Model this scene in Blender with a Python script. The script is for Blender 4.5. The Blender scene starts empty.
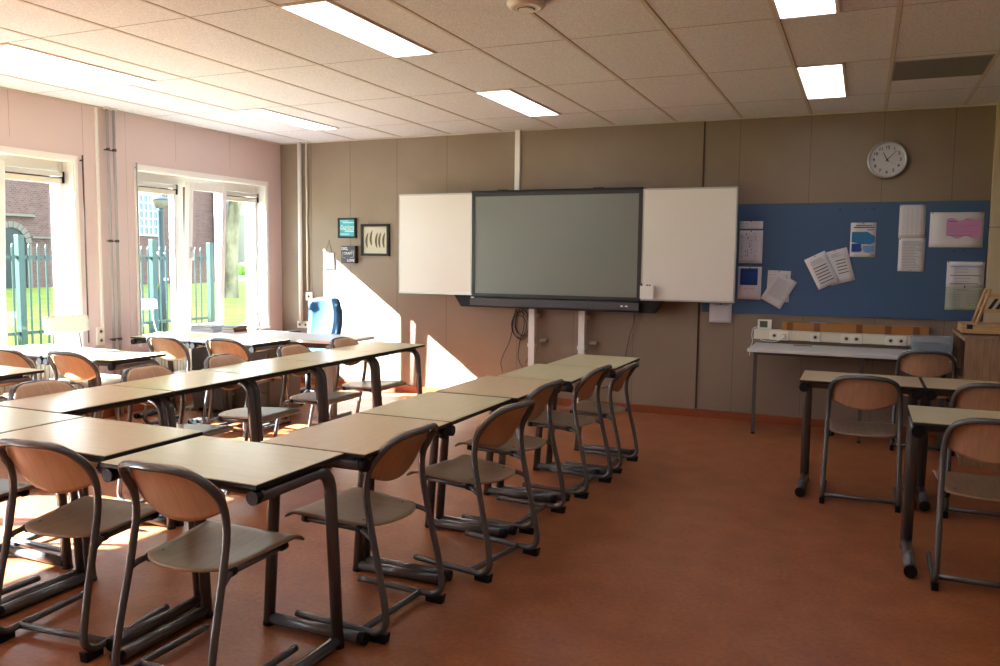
import bpy, bmesh, math, random
from mathutils import Vector, Matrix
random.seed(4)
S = bpy.context.scene
COL = S.collection
PI = math.pi
CH = 2.8126          # ceiling height

# ------------------------------------------------------------------ camera
cam = bpy.data.cameras.new('camera'); camo = bpy.data.objects.new('camera', cam); COL.objects.link(camo)
cam.sensor_width = 36; cam.lens = 827.27/1000*36; cam.clip_end = 300; cam.clip_start = .05
a, b, c = .4120, .0894, .0109
fw = Vector((-math.sin(a)*math.cos(b), math.cos(a)*math.cos(b), -math.sin(b)))
r0 = Vector((math.cos(a), math.sin(a), 0)); u0 = r0.cross(fw)
rr = math.cos(c)*r0+math.sin(c)*u0; uu = -math.sin(c)*r0+math.cos(c)*u0
M = Matrix((rr, uu, -fw)).transposed().to_4x4(); M.translation = Vector((6.33354, -7.99362, 1.497))
camo.matrix_world = M
S.camera = camo

# ------------------------------------------------------------------ light and exposure
SUN, SKY, LAMP = 60.0, 4.6, 3.3
w = bpy.data.worlds.new('sky'); S.world = w; w.use_nodes = True
bg = w.node_tree.nodes['Background']; bg.inputs[0].default_value = (.74, .87, 1, 1); bg.inputs[1].default_value = SKY
sl = bpy.data.lights.new('sun', 'SUN'); sl.energy = SUN; sl.angle = .009; sl.color = (.90, .95, 1)
so = bpy.data.objects.new('sun', sl); COL.objects.link(so)
sd = Vector((2.1, 1.0, -1.51)).normalized()
so.rotation_euler = sd.to_track_quat('-Z', 'Y').to_euler(); so.location = (-10, -12, 12)
vs = S.view_settings
vs.view_transform = 'Standard'; vs.look = 'None'; vs.gamma = 1; vs.exposure = 1.15; vs.use_curve_mapping = False
S.cycles.max_bounces = 10; S.cycles.diffuse_bounces = 6; S.cycles.transparent_max_bounces = 12
S.cycles.caustics_reflective = False; S.cycles.caustics_refractive = False
S.cycles.sample_clamp_indirect = 8
# sampling portals in the window openings (they only guide daylight sampling)
WY = [-.27-2.53*k for k in range(4)]       # right edge of each window opening
WW, WZ0, WZ1 = 1.85, .66, 2.31
for y1 in WY:
    pl = bpy.data.lights.new('window_portal', 'AREA'); pl.shape = 'RECTANGLE'; pl.size = WZ1-WZ0; pl.size_y = WW
    pl.cycles.is_portal = True
    po = bpy.data.objects.new('window_portal', pl); COL.objects.link(po)
    po.location = (-.2, y1-WW/2, (WZ0+WZ1)/2); po.rotation_euler = (0, -PI/2, 0)

# ------------------------------------------------------------------ materials
def lin(h):
    if isinstance(h, str):
        v = [int(h[i:i+2], 16)/255 for i in (0, 2, 4)]
        return tuple((x/12.92 if x <= .04045 else ((x+.055)/1.055)**2.4) for x in v)+(1,)
    return tuple(h)+(1,)
def mat(name, col, rough=.5, metal=0, spec=.5, emit=None, es=1.0, noise=None, bump=0, bscale=60, coat=0):
    m = bpy.data.materials.new(name); m.use_nodes = True
    nt = m.node_tree; p = nt.nodes['Principled BSDF']
    p.inputs['Base Color'].default_value = lin(col); p.inputs['Roughness'].default_value = rough
    p.inputs['Metallic'].default_value = metal; p.inputs['Specular IOR Level'].default_value = spec
    if coat: p.inputs['Coat Weight'].default_value = coat
    if emit: p.inputs['Emission Color'].default_value = lin(emit); p.inputs['Emission Strength'].default_value = es
    tc = nt.nodes.new('ShaderNodeTexCoord')
    if noise:      # (scale, other colour, stretch xyz)
        mp = nt.nodes.new('ShaderNodeMapping'); mp.inputs['Scale'].default_value = noise[2]
        nz = nt.nodes.new('ShaderNodeTexNoise'); nz.inputs['Scale'].default_value = noise[0]; nz.inputs['Detail'].default_value = 6
        rp = nt.nodes.new('ShaderNodeValToRGB'); rp.color_ramp.elements[0].position = .35; rp.color_ramp.elements[1].position = .65
        rp.color_ramp.elements[0].color = lin(col); rp.color_ramp.elements[1].color = lin(noise[1])
        nt.links.new(tc.outputs['Object'], mp.inputs[0]); nt.links.new(mp.outputs[0], nz.inputs[0])
        nt.links.new(nz.outputs[0], rp.inputs[0]); nt.links.new(rp.outputs[0], p.inputs['Base Color'])
    if bump:
        nb = nt.nodes.new('ShaderNodeTexNoise'); nb.inputs['Scale'].default_value = bscale; nb.inputs['Detail'].default_value = 4
        bp = nt.nodes.new('ShaderNodeBump'); bp.inputs['Strength'].default_value = bump; bp.inputs['Distance'].default_value = .01
        nt.links.new(tc.outputs['Object'], nb.inputs[0]); nt.links.new(nb.outputs[0], bp.inputs['Height']); nt.links.new(bp.outputs[0], p.inputs['Normal'])
    return m
m_taupe = mat('taupe_panel', '887664', .55, noise=(3, '8D7B68', (1, 1, 1)))
m_pink = mat('pink_wall', 'D3BEBB', .6)
m_white = mat('white_lacquer', 'E8E6E0', .4)
m_plainwall = mat('plain_wall', 'B8A898', .7)
m_ceil = mat('ceiling_tile', 'E6E6EA', .9, noise=(110, 'CBC9CC', (1, 1, 1)), bump=.15, bscale=200)
m_grid = mat('ceiling_rail', 'C9BEB2', .6)
m_gap = mat('dark_gap', '4A4038', .9)
m_joint = mat('tile_joint_shadow', '978C83', .9)
m_pj = mat('pink_joint', 'A88F8B', .9)
m_floor = mat('orange_linoleum', '965836', .36, noise=(5, 'A66840', (1, 1, 1)), spec=.4)
m_base = mat('terracotta_baseboard', '8E4626', .45)
m_lam = mat('cream_laminate', 'CABF96', .28, noise=(4, 'D0C6A0', (1, 8, 1)), spec=.4)
m_lam2 = mat('beech_laminate', 'C8B088', .28, noise=(5, 'D0B992', (1, 10, 1)), spec=.4)
m_black = mat('black_plastic', '0F0F11', .55, spec=.3)
m_edge = mat('black_core', '141210', .6)
m_tube = mat('grey_powder_tube', '686868', .27, metal=.35, spec=.5)
m_seat = mat('seat_plywood', 'A08468', .36, noise=(6, 'AA8E72', (10, 1, 1)), spec=.45)
m_back = mat('backrest_plywood', 'C49E7A', .33, noise=(5, 'CEAA88', (12, 3, 1)), spec=.5)
m_ply = mat('plywood_edge', '7A5A3A', .6)
m_chrome = mat('screw_steel', '8A8580', .3, metal=1)
m_lamp = mat('light_diffuser', 'FFFFFF', .5, emit='E9F0FF', es=LAMP)
m_lampf = mat('light_frame', 'E8E2DA', .5)
m_board = mat('whiteboard_face', 'E4E0DA', .22, spec=.5)
m_alu = mat('aluminium_trim', 'B9B9B6', .35, metal=.7)
m_screen = mat('matte_screen_glass', '70756F', .3, spec=.6)
m_bezel = mat('dark_bezel', '1D1C20', .35)
m_barg = mat('dark_grey_bar', '38373B', .4)
m_cable = mat('cable_black', '101010', .5)
m_blue = mat('blue_felt', '40597A', .85, noise=(200, '476184', (1, 1, 1)))
m_paper = mat('paper', 'D8D6DA', .7)
m_greyink = mat('grey_ink', '85848A', .8)
m_ink = mat('black_ink', '26262C', .8)
m_cream = mat('cream_plastic', 'DED7C2', .45)
m_sock = mat('socket_plastic', 'EBE6D8', .4)
m_creamp = mat('cream_panel', 'C9B99A', .55)
m_ttop = mat('white_table_top', 'D8D6D2', .4)
m_card = mat('cardboard', 'A5713C', .8)
m_tape = mat('brown_tape', '7B4A26', .4)
m_oak = mat('sonoma_oak', 'A98B6C', .5, noise=(5, '8E7055', (14, 14, 1)))
m_pine = mat('pine_wood', 'CFAA7C', .5, noise=(8, 'C29A6A', (1, 1, 9)))
m_bluefab = mat('blue_upholstery', '2C5573', .8)
m_clear = mat('clear_plastic_box', 'B8C2CC', .2, spec=.6); m_clear.node_tree.nodes['Principled BSDF'].inputs['Alpha'].default_value = .3
m_greyp = mat('grey_metal_cabinet', '55534F', .45, metal=.2)
m_lgrey = mat('light_grey_metal', '9D9994', .4, metal=.3)
m_pipe = mat('grey_pipe', 'A9A6A2', .4, metal=.3)
m_gold = mat('gold_wire', '5A300E', .5, metal=.2)
m_brick = mat('church_brick', '5A3A32', .9)
m_grass = mat('grass', '556A14', .9, noise=(1.2, '758020', (1, 1, 1)))
m_green = mat('green_fence_paint', '0A2E26', .45)
m_lampost = mat('lamp_post_paint', '1F3038', .45)
m_stone = mat('stone_trim', '6A635A', .8)
m_bark = mat('plane_tree_bark', '4E4A38', .9, noise=(3, '8A8468', (1, 1, .5)))
m_leaf = mat('leaves', '5F8A2C', .8)
m_house = mat('white_render', '8E8C88', .8)
m_wing = mat('dark_window_glass', '30383E', .2)
m_yellow = mat('yellow_cover', '9A6A10', .5); m_red = mat('red_cover', '7A2014', .5); m_teal = mat('teal_cover', '1E5870', .5)
m_lblue = mat('light_blue_cover', '3E6490', .5); m_pinkpr = mat('pink_print', 'C98DBB', .7); m_b1 = mat('blue_print', '2A6FA0', .7)
m_b2 = mat('deep_blue_print', '1A3F8C', .7); m_b3 = mat('sky_print', '6C9AC8', .7); m_turq = mat('turquoise_print', '46A5AE', .5); m_olive = mat('greenish_paper', 'A9AD9A', .8)
m_dgrey = mat('charcoal_print', '3D3A44', .5)
m_feather = mat('feather_brown', '5B5040', .8)
m_mount = mat('picture_mount', 'BDB59C', .3)
# brick pattern of the church
nt = m_brick.node_tree; bt = nt.nodes.new('ShaderNodeTexBrick'); tcn = nt.nodes.new('ShaderNodeTexCoord')
mpn = nt.nodes.new('ShaderNodeMapping'); mpn.inputs['Rotation'].default_value = (0, 0, 0)
sx = nt.nodes.new('ShaderNodeSeparateXYZ'); cb = nt.nodes.new('ShaderNodeCombineXYZ')
nt.links.new(tcn.outputs['Object'], sx.inputs[0]); nt.links.new(sx.outputs['Y'], cb.inputs['X']); nt.links.new(sx.outputs['Z'], cb.inputs['Y'])
nt.links.new(cb.outputs[0], bt.inputs[0])
bt.inputs['Color1'].default_value = lin('6A4A44'); bt.inputs['Color2'].default_value = lin('543A36'); bt.inputs['Mortar'].default_value = lin('6E625E')
bt.inputs['Scale'].default_value = 3.5; nt.links.new(bt.outputs[0], nt.nodes['Principled BSDF'].inputs['Base Color'])
# linoleum: finer flecks over the broad mottling
nt = m_floor.node_tree; p = nt.nodes['Principled BSDF']; rp = [n for n in nt.nodes if n.type == 'VALTORGB'][0]
n2 = nt.nodes.new('ShaderNodeTexNoise'); n2.inputs['Scale'].default_value = 45; n2.inputs['Detail'].default_value = 8
r2 = nt.nodes.new('ShaderNodeValToRGB'); r2.color_ramp.elements[0].position = .3; r2.color_ramp.elements[1].position = .75
r2.color_ramp.elements[0].color = (.78, .76, .74, 1); r2.color_ramp.elements[1].color = (1.12, 1.14, 1.16, 1)
mx = nt.nodes.new('ShaderNodeMixRGB'); mx.blend_type = 'MULTIPLY'; mx.inputs[0].default_value = 1
tcn = [n for n in nt.nodes if n.type == 'TEX_COORD'][0]
nt.links.new(tcn.outputs['Object'], n2.inputs[0]); nt.links.new(n2.outputs[0], r2.inputs[0]); nt.links.new(rp.outputs[0], mx.inputs[1]); nt.links.new(r2.outputs[0], mx.inputs[2])
nt.links.new(mx.outputs[0], p.inputs['Base Color'])
# thin window glass: mostly clear, faint reflection
m_glass = bpy.data.materials.new('window_glass'); m_glass.use_nodes = True; nt = m_glass.node_tree; nt.nodes.clear()
o_ = nt.nodes.new('ShaderNodeOutputMaterial'); tr = nt.nodes.new('ShaderNodeBsdfTransparent'); gl = nt.nodes.new('ShaderNodeBsdfGlossy')
gl.inputs['Roughness'].default_value = .02; tr.inputs[0].default_value = (.93, .95, .95, 1); ms = nt.nodes.new('ShaderNodeMixShader')
lw = nt.nodes.new('ShaderNodeLayerWeight'); lw.inputs[0].default_value = .5
pw = nt.nodes.new('ShaderNodeMath'); pw.operation = 'POWER'; pw.inputs[1].default_value = 5
ma = nt.nodes.new('ShaderNodeMath'); ma.operation = 'MULTIPLY_ADD'; ma.inputs[1].default_value = .7; ma.inputs[2].default_value = .02
nt.links.new(lw.outputs['Facing'], pw.inputs[0]); nt.links.new(pw.outputs[0], ma.inputs[0]); nt.links.new(ma.outputs[0], ms.inputs[0]); nt.links.new(tr.outputs[0], ms.inputs[1]); nt.links.new(gl.outputs[0], ms.inputs[2]); nt.links.new(ms.outputs[0], o_.inputs[0])

# ------------------------------------------------------------------ mesh helpers
class MB:
    def __init__(s): s.b = bmesh.new(); s.mi = 0; s.mats = []
    def m(s, mt):
        if mt not in s.mats: s.mats.append(mt)
        s.mi = s.mats.index(mt); return s
    def _tag(s, fs, smooth=False):
        for f in fs: f.material_index = s.mi; f.smooth = smooth
    def box(s, x0, x1, y0, y1, z0, z1, bev=0):
        r = bmesh.ops.create_cube(s.b, size=1); vs_ = r['verts']
        for v in vs_: v.co = Vector((x0+(v.co.x+.5)*(x1-x0), y0+(v.co.y+.5)*(y1-y0), z0+(v.co.z+.5)*(z1-z0)))
        fs = list({f for v in vs_ for f in v.link_faces})
        s._tag(fs)
        if bev:
            es = list({e for v in vs_ for e in v.link_edges})
            r = bmesh.ops.bevel(s.b, geom=es, offset=bev, segments=2, affect='EDGES', profile=.6)
            s._tag(r['faces'], True)
        return s
    def tube(s, pts, r, seg=10, caps=True, closed=False):
        pts = [Vector(p) for p in pts]; n = len(pts); rings = []
        t0 = (pts[1]-pts[0]).normalized(); up = Vector((0, 0, 1)) if abs(t0.z) < .9 else Vector((1, 0, 0))
        nx = t0.cross(up).normalized()
        for i in range(n):
            if closed: t = (pts[(i+1) % n]-pts[i-1]).normalized()
            else: t = (pts[min(i+1, n-1)]-pts[max(i-1, 0)]).normalized()
            nx = (nx-t*nx.dot(t)).normalized(); ny = t.cross(nx)
            rad = r[i] if isinstance(r, (list, tuple)) else r
            rings.append([s.b.verts.new(pts[i]+nx*math.cos(k*2*PI/seg)*rad+ny*math.sin(k*2*PI/seg)*rad) for k in range(seg)])
        fs = []
        for i in range(n if closed else n-1):
            A, B = rings[i], rings[(i+1) % n]
            for k in range(seg): fs.append(s.b.faces.new((A[k], A[(k+1) % seg], B[(k+1) % seg], B[k])))
        s._tag(fs, True)
        if caps and not closed: s._tag([s.b.faces.new(rings[0][::-1]), s.b.faces.new(rings[-1])])
        return s
    def lathe(s, prof, cx=0, cy=0, seg=24):     # prof: (r, z)
        rings = [[s.b.verts.new((cx+r*math.cos(k*2*PI/seg), cy+r*math.sin(k*2*PI/seg), z)) for k in range(seg)] for r, z in prof]
        fs = []
        for A, B in zip(rings, rings[1:]):
            for k in range(seg): fs.append(s.b.faces.new((A[k], A[(k+1) % seg], B[(k+1) % seg], B[k])))
        s._tag(fs, True)
        s._tag([s.b.faces.new(rings[0][::-1]), s.b.faces.new(rings[-1])]); return s
    def prism(s, poly, axis, lo, hi, smooth=False):   # polygon in the two other axes, extruded along axis
        def P(u, v, t): return {'x': (t, u, v), 'y': (u, t, v), 'z': (u, v, t)}[axis]
        A = [s.b.verts.new(P(u, v, lo)) for u, v in poly]; B = [s.b.verts.new(P(u, v, hi)) for u, v in poly]
        n = len(poly); fs = [s.b.faces.new((A[i], A[(i+1) % n], B[(i+1) % n], B[i])) for i in range(n)]
        s._tag(fs, smooth); s._tag([s.b.faces.new(A[::-1]), s.b.faces.new(B)]); return s
    def grid(s, fn, nu, nv, thick=0):
        V = [[s.b.verts.new(fn(i/nu, j/nv)) for j in range(nv+1)] for i in range(nu+1)]
        fs = [s.b.faces.new((V[i][j], V[i+1][j], V[i+1][j+1], V[i][j+1])) for i in range(nu) for j in range(nv)]
        s._tag(fs, True)
        if thick:
            s.b.normal_update()
            r = bmesh.ops.solidify(s.b, geom=fs, thickness=thick)
            for g in r['geom']:
                if isinstance(g, bmesh.types.BMFace): g.material_index = s.mi; g.smooth = True
        return s
    def blob(s, c_, r_, sub=3, amp=.2, sc=(1, 1, 1)):
        r = bmesh.ops.create_icosphere(s.b, subdivisions=sub, radius=1)
        for v in r['verts']:
            k = 1+amp*(math.sin(5*v.co.x+c_[0])*math.cos(6*v.co.y+c_[1])+math.sin(7*v.co.z+c_[0]*3))*.5+random.uniform(-amp, amp)*.4
            v.co = Vector((c_[0]+v.co.x*r_*k*sc[0], c_[1]+v.co.y*r_*k*sc[1], c_[2]+v.co.z*r_*k*sc[2]))
        s._tag({f for v in r['verts'] for f in v.link_faces}, True); return s
    def build(s, name, mt=None, parent=None, mtx=None):
        if not s.mats: s.m(mt)
        bmesh.ops.recalc_face_normals(s.b, faces=s.b.faces)
        me = bpy.data.meshes.new(name); s.b.to_mesh(me); s.b.free()
        for k in s.mats: me.materials.append(k)
        if mtx is not None: me.transform(mtx)
        o = bpy.data.objects.new(name, me); COL.objects.link(o)
        if parent: o.parent = parent
        return o
def mb(mt): return MB().m(mt)
def smooth_path(pts, k=6):
    P = [Vector(p) for p in pts]; out = []
    for i in range(len(P)-1):
        p0, p1, p2, p3 = P[max(i-1, 0)], P[i], P[i+1], P[min(i+2, len(P)-1)]
        for j in range(k):
            t = j/k
            out.append(.5*((2*p1)+(-p0+p2)*t+(2*p0-5*p1+4*p2-p3)*t*t+(-p0+3*p1-3*p2+p3)*t**3))
    out.append(P[-1]); return out
def fillet(pts, rad, k=7):
    P = [Vector(p) for p in pts]; out = [P[0]]
    for i in range(1, len(P)-1):
        a_, b_, c_ = P[i-1], P[i], P[i+1]
        r_ = rad[i-1] if isinstance(rad, (list, tuple)) else rad
        d1, d2 = (a_-b_).normalized(), (c_-b_).normalized()
        ang = math.acos(max(-1, min(1, d1.dot(d2))))
        d = min(r_/math.tan(ang/2), (a_-b_).length*.95, (c_-b_).length*.95)
        for j in range(k+1):
            t = j/k; q0 = b_+d1*d; q2 = b_+d2*d
            # circular-ish arc by rational quadratic
            w_ = math.sin(ang/2)
            out.append((q0*(1-t)**2+b_*2*w_*t*(1-t)+q2*t*t)/((1-t)**2+2*w_*t*(1-t)+t*t))
    out.append(P[-1]); return out
def tag(o, label=None, cat=None, group=None, kind=None):
    if label: o['label'] = label
    if cat: o['category'] = cat
    if group: o['group'] = group
    if kind: o['kind'] = kind
    return o
def empty(name, loc=(0, 0, 0), rz=0):
    o = bpy.data.objects.new(name, None); COL.objects.link(o); o.location = loc; o.rotation_euler = (0, 0, rz)
    o.empty_display_size = .1; return o
def st(o): o['kind'] = 'structure'; return o
def copy_tree(o, parent=None):
    n = o.copy(); COL.objects.link(n)
    if parent: n.parent = parent
    for ch in list(o.children): copy_tree(ch, n)
    return n
def text_mesh(txt, size, name, mt, parent, loc, rot=(PI/2, 0, 0), shear=0, ext=.0006, bold=0):
    cu = bpy.data.curves.new(name, 'FONT'); cu.body = txt; cu.size = size; cu.align_x = 'CENTER'; cu.align_y = 'CENTER'
    cu.extrude = ext; cu.shear = shear; cu.offset = bold; cu.resolution_u = 3
    to = bpy.data.objects.new(name, cu); COL.objects.link(to)
    dg = bpy.context.evaluated_depsgraph_get(); dg.update()
    me = bpy.data.meshes.new_from_object(to.evaluated_get(dg)); bpy.data.objects.remove(to)
    me.materials.clear(); me.materials.append(mt)
    o = bpy.data.objects.new(name, me); COL.objects.link(o); o.location = loc; o.rotation_euler = rot
    if parent: o.parent = parent
    return o

# ------------------------------------------------------------------ room shell
RX, RY = 9.2, -10.2
st(mb(m_floor).box(-.3, RX, RY, .1, -.12, 0).build('floor'))
# left wall with four window openings
wl = mb(m_pink); ys = [RY]+[v for y1 in reversed(WY) for v in (y1-WW, y1)]+[.1]
wl.box(-.30, 0, RY, .0, 0, WZ0).box(-.30, 0, RY, .0, WZ1, CH+.1)
for i in range(0, len(ys), 2): wl.box(-.30, 0, ys[i], min(ys[i+1], 0), WZ0, WZ1)
wallL = st(wl.build('wall_left'))
j = mb(m_pj)
for y in (-.85, -1.626, -2.24, -2.70, -3.386, -4.0): j.box(.0, .0012, y-.0015, y+.0015, WZ1+.12 if y not in (-2.24, -2.70) else .1, CH)
j.build('panel_joint', parent=wallL)
# back wall
wb = mb(m_taupe).box(-.3, RX, 0, .2, 0, CH+.1)
wallB = st(wb.build('wall_back'))
wp = mb(m_taupe).box(2.43, 4.905, -.018, 0, .075, CH)
trim2 = st(wp.build('trim_2'))
j = mb(mat('taupe_joint', '665748', .9))
for x in (.437, .97, 1.582, 2.199): j.box(x-.002, x+.002, -.0012, 0, .07, CH)
for x in (5.239, 5.852, 6.445, 6.988): j.box(x-.002, x+.002, -.0012, 0, .07, CH)
j.box(4.905, 4.920, -.002, 0, .03, CH)
j.build('panel_joint', parent=wallB)
j = mb(mat('raised_joint', '665748', .9))
for x in (3.04, 3.66, 4.28): j.box(x-.0015, x+.0015, -.0192, -.018, .08, .95)
j.build('panel_joint', parent=trim2)
st(mb(m_plainwall).box(RX, RX+.2, RY, .2, 0, CH+.1).build('wall_right'))
st(mb(m_plainwall).box(-.3, RX+.2, RY-.2, RY, 0, CH+.1).build('wall_rear'))
st(mb(m_base).box(0, 7.27, -.028, 0, 0, .075).build('baseboard_back'))
st(mb(m_base).box(0, .012, RY, -.028, 0, .075).build('baseboard_left'))
# cream pilaster at the right end of the back wall
st(mb(m_creamp).box(7.275, 7.75, -.06, 0, 0, 1.80, .004).box(7.275, 7.75, -.06, 0, 1.806, CH, .004).build('trim_1'))
# ceiling: tiles with a rail grid (lattice 0.6 x 1.2)
ceil = st(mb(m_ceil).box(-.3, RX+.2, RY-.2, .2, CH, CH+.1).build('ceiling'))
g = mb(m_grid); gg = mb(m_joint)
X0, Y0 = 6.4414, -.7655
for i in range(-10, 5):
    x = X0+.6*i; g.box(x-.012, x+.012, RY, 0, CH-.004, CH+.001); gg.box(x+.012, x+.0155, RY, 0, CH-.0008, CH+.001); 
for k in range(0, 8):
    y = Y0-1.2*k; gg.box(0, RX, y-.003, y+.003, CH-.001, CH+.001)
g.build('ceiling_rail', parent=ceil); gg.build('tile_joint', parent=ceil)
g = mb(m_grid).box(0, RX, -.02, 0, CH-.012, CH).box(0, .02, RY, 0, CH-.012, CH); g.build('edge_trim', parent=ceil)
# light panels; the rows behind the camera are unseen, added for more light
LN = {(-9, 0): 'long lit ceiling light panel nearest the back corner by the windows',
      (-5, 0): 'lit ceiling light panel above the left whiteboard wing of the display',
      (-1, 0): 'lit ceiling light panel left of the dark ceiling grille',
      (-9, 2): 'lit ceiling light panel at the left edge over the window wall',
      (-5, 2): 'largest lit ceiling light panel at the top centre left',
      (-1, 2): 'lit ceiling light panel cut off at the top right'}
for i in (-9, -5, -1):
    for k in (0, 2, 4, 6):
        x = X0+.6*i; y1 = Y0-1.2*k; y0_ = y1-1.2
        if y0_ < RY: continue
        t = empty('ceiling_light', (x+.16, (y0_+y1)/2, CH-.006))
        tag(t, LN.get((i, k), 'unseen ceiling light panel added over the rear of the classroom'), 'ceiling light', 'rectangular ceiling light panels' if (i, k) in LN else 'unseen ceiling lights added over the rear of the room')
        f = mb(m_lampf)
        f.box(-.148, -.138, -.592, .592, -.004, .006).box(.138, .155, -.592, .592, -.004, .006).box(-.138, .138, -.592, -.58, -.004, .006).box(-.138, .138, .58, .592, -.004, .006)
        f.build('light_frame', parent=t)
        mb(m_lamp).box(-.138, .138, -.58, .58, -.001, .006).build('diffuser', parent=t)
        if i == -1 and k in (0, 2): pass
# divider rails beside half-width lights
g = mb(m_grid)
for i in (-9, -5, -1):
    for k in (0, 2): g.box(X0+.6*i+.306, X0+.6*i+.322, Y0-1.2*k-1.2, Y0-1.2*k, CH-.004, CH)
g.build('ceiling_rail', parent=ceil)
# dark ceiling grille
v = mb(mat('grille_grey', '8E8B88', .6)).box(6.455, 7.03, -1.86, -1.265, CH-.006, CH+.001)
vt = v.build('ceiling_grille'); tag(vt, 'dark grey rectangular grille panel set in the ceiling at right', 'vent')
v = mb(mat('grille_slat', '777472', .6))
for k in range(28): v.box(6.465, 7.02, -1.855+k*.021, -1.848+k*.021, CH-.009, CH-.006)
v.build('slat', parent=vt)
# smoke detector
t = empty('smoke_detector', (4.685, -3.93, CH)); t.scale = (1.2, 1.2, 1); tag(t, 'round white smoke detector on the ceiling at top centre', 'smoke detector')
mb(m_white).lathe([(.085, 0), (.085, -.012), (.075, -.03), (.05, -.036), (.05, -.034)][::-1]).build('housing', parent=t)
mb(m_gap).lathe([(.036, -.038), (.038, -.0365)]).build('sensor_ring', parent=t)
mb(m_white).lathe([(.033, -.043), (.034, -.036)]).build('sensor_cap', parent=t)

# ------------------------------------------------------------------ windows
def window(n, y1):
    root = empty('window_%d' % n, (0, y1, 0)); st(root)
    F = m_white; xf0, xf1 = -.19, -.12
    L = -WW                                    # local y from L (left) to 0 (right)
    f = mb(F)
    f.box(xf0, xf1, L, L+.06, WZ0, WZ1, .004).box(xf0, xf1, -.05, 0, WZ0, WZ1, .004)
    f.box(xf0, xf1, L+.06, -.057, WZ1-.10, WZ1, .004).box(xf0, xf1, L+.06, -.057, WZ0, WZ0+.05, .004)
    f.box(xf0, xf1, -.63, -.59, WZ0+.05, WZ1-.10, .004)
    f.box(xf0, xf1, -1.277, -1.15, WZ0+.05, WZ1-.10, .004)
    f.build('window_frame', parent=root)
    # reveal lining and sill
    mb(F).box(-.29, .004, -.012, 0, WZ0, WZ1).box(-.29, .004, L, L+.012, WZ0, WZ1).box(-.29, .004, L+.012, -.012, WZ1-.012, WZ1).build('reveal_lining', parent=root)
    mb(F).box(0, .012, L-.035, L, WZ0-.04, WZ1+.04).box(0, .012, 0, .03, WZ0-.04, WZ1+.04).box(0, .012, L, 0, WZ1, WZ1+.04).build('casing', parent=root)
    mb(F).box(-.12, .05, L+.002, -.002, WZ0-.0, WZ0+.022, .004).build('window_sill', parent=root)
    for y0, y_1, nm in ((L+.06, -1.277, 'a'), (-.59, -.05, 'b')):
        p_ = mb(m_glass).box(-.158, -.154, y0, y_1, WZ0+.05, WZ1-.1).build('glass_pane', parent=root)
        bl = mb(mat('blind_cassette_grey', 'C4C0B8', .5)).box(-.12, -.075, y0-.01, y_1+.01, WZ1-.145, WZ1-.105, .004)
        bc = bl.build('blind_cassette', parent=root)
        mb(m_cream).box(-.115, -.085, y0, y_1, WZ1-.205, WZ1-.160).build('rolled_blind', parent=bc)
        mb(m_gap).box(-.118, -.08, y0, y_1, WZ1-.158, WZ1-.150).build('blind_slot', parent=bc)
        mb(m_black).box(-.122, -.073, y_1-.005, y_1+.012, WZ1-.2, WZ1-.1).build('end_bracket', parent=bc)
        mb(m_black).tube([(-.09, y_1-.02, WZ1-.2), (-.09, y_1-.02, 1.0)], .0025, 6).build('pull_cord', parent=bc)
    # tilted sash
    sh = mb(F); y0, y_1, zb, zt = -1.17, -.625, WZ0+.03, WZ1-.06
    sh.box(-.03, .03, y0, y0+.06, 0, zt-zb, .005).box(-.03, .03, y_1-.06, y_1, 0, zt-zb, .005)
    sh.box(-.03, .03, y0+.06, y_1-.06, 0, .08, .005).box(-.03, .03, y0+.06, y_1-.06, zt-zb-.08, zt-zb, .005)
    so_ = sh.build('tilted_sash', parent=root); so_.location = (-.12, 0, zb); so_.rotation_euler = (0, math.radians(3.0), 0)
    mb(m_glass).box(-.002, .002, y0+.06, y_1-.06, .08, zt-zb-.08).build('glass_pane', parent=so_)
    mb(m_alu).box(.03, .042, y0+.02, y0+.045, .78, .9, .003).tube([(.042, y0+.032, .86), (.07, y0+.032, .86), (.07, y0+.032, .76)], .008, 8).build('handle', parent=so_)
    return root
for n, y1 in enumerate(WY): window(n+1, y1)
for n, y in ((0, -2.145), (1, -2.735)):
    o = mb(m_gap if n else m_lgrey).tube([(.03, y, WZ0+.05), (.03, y, WZ1+.05)], .006, 8).box(0, .03, y-.006, y+.006, WZ1+.0, WZ1+.012).build('blind_wand')
    tag(o, ['thin grey blind rod at the left edge of the window beside the teacher desk', 'thin dark blind rod at the right edge of the left window'][n], 'blind rod', 'blind rods beside the windows')

# radiators
for n, y1 in enumerate(WY[:2]):
    t = empty('radiator', (0, y1-.03, 0)); tag(t, ['cream ribbed radiator under the window beside the teacher desk', 'cream ribbed radiator under the window at the left of the photo'][n], 'radiator', 'radiators under the windows')
    r_ = mb(m_cream)
    for k in range(44):
        y = -.04-k*.04; r_.box(.05, .13, y-.015, y+.015, .14, .60, .006)
    r_.box(.06, .12, -1.79, -.01, .17, .2).box(.06, .12, -1.79, -.01, .55, .58)
    r_.build('radiator_body', parent=t)
    mb(m_cream).box(0, .05, -.3, -.26, .25, .5).box(0, .05, -1.5, -1.46, .25, .5).build('wall_bracket', parent=t)

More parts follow.
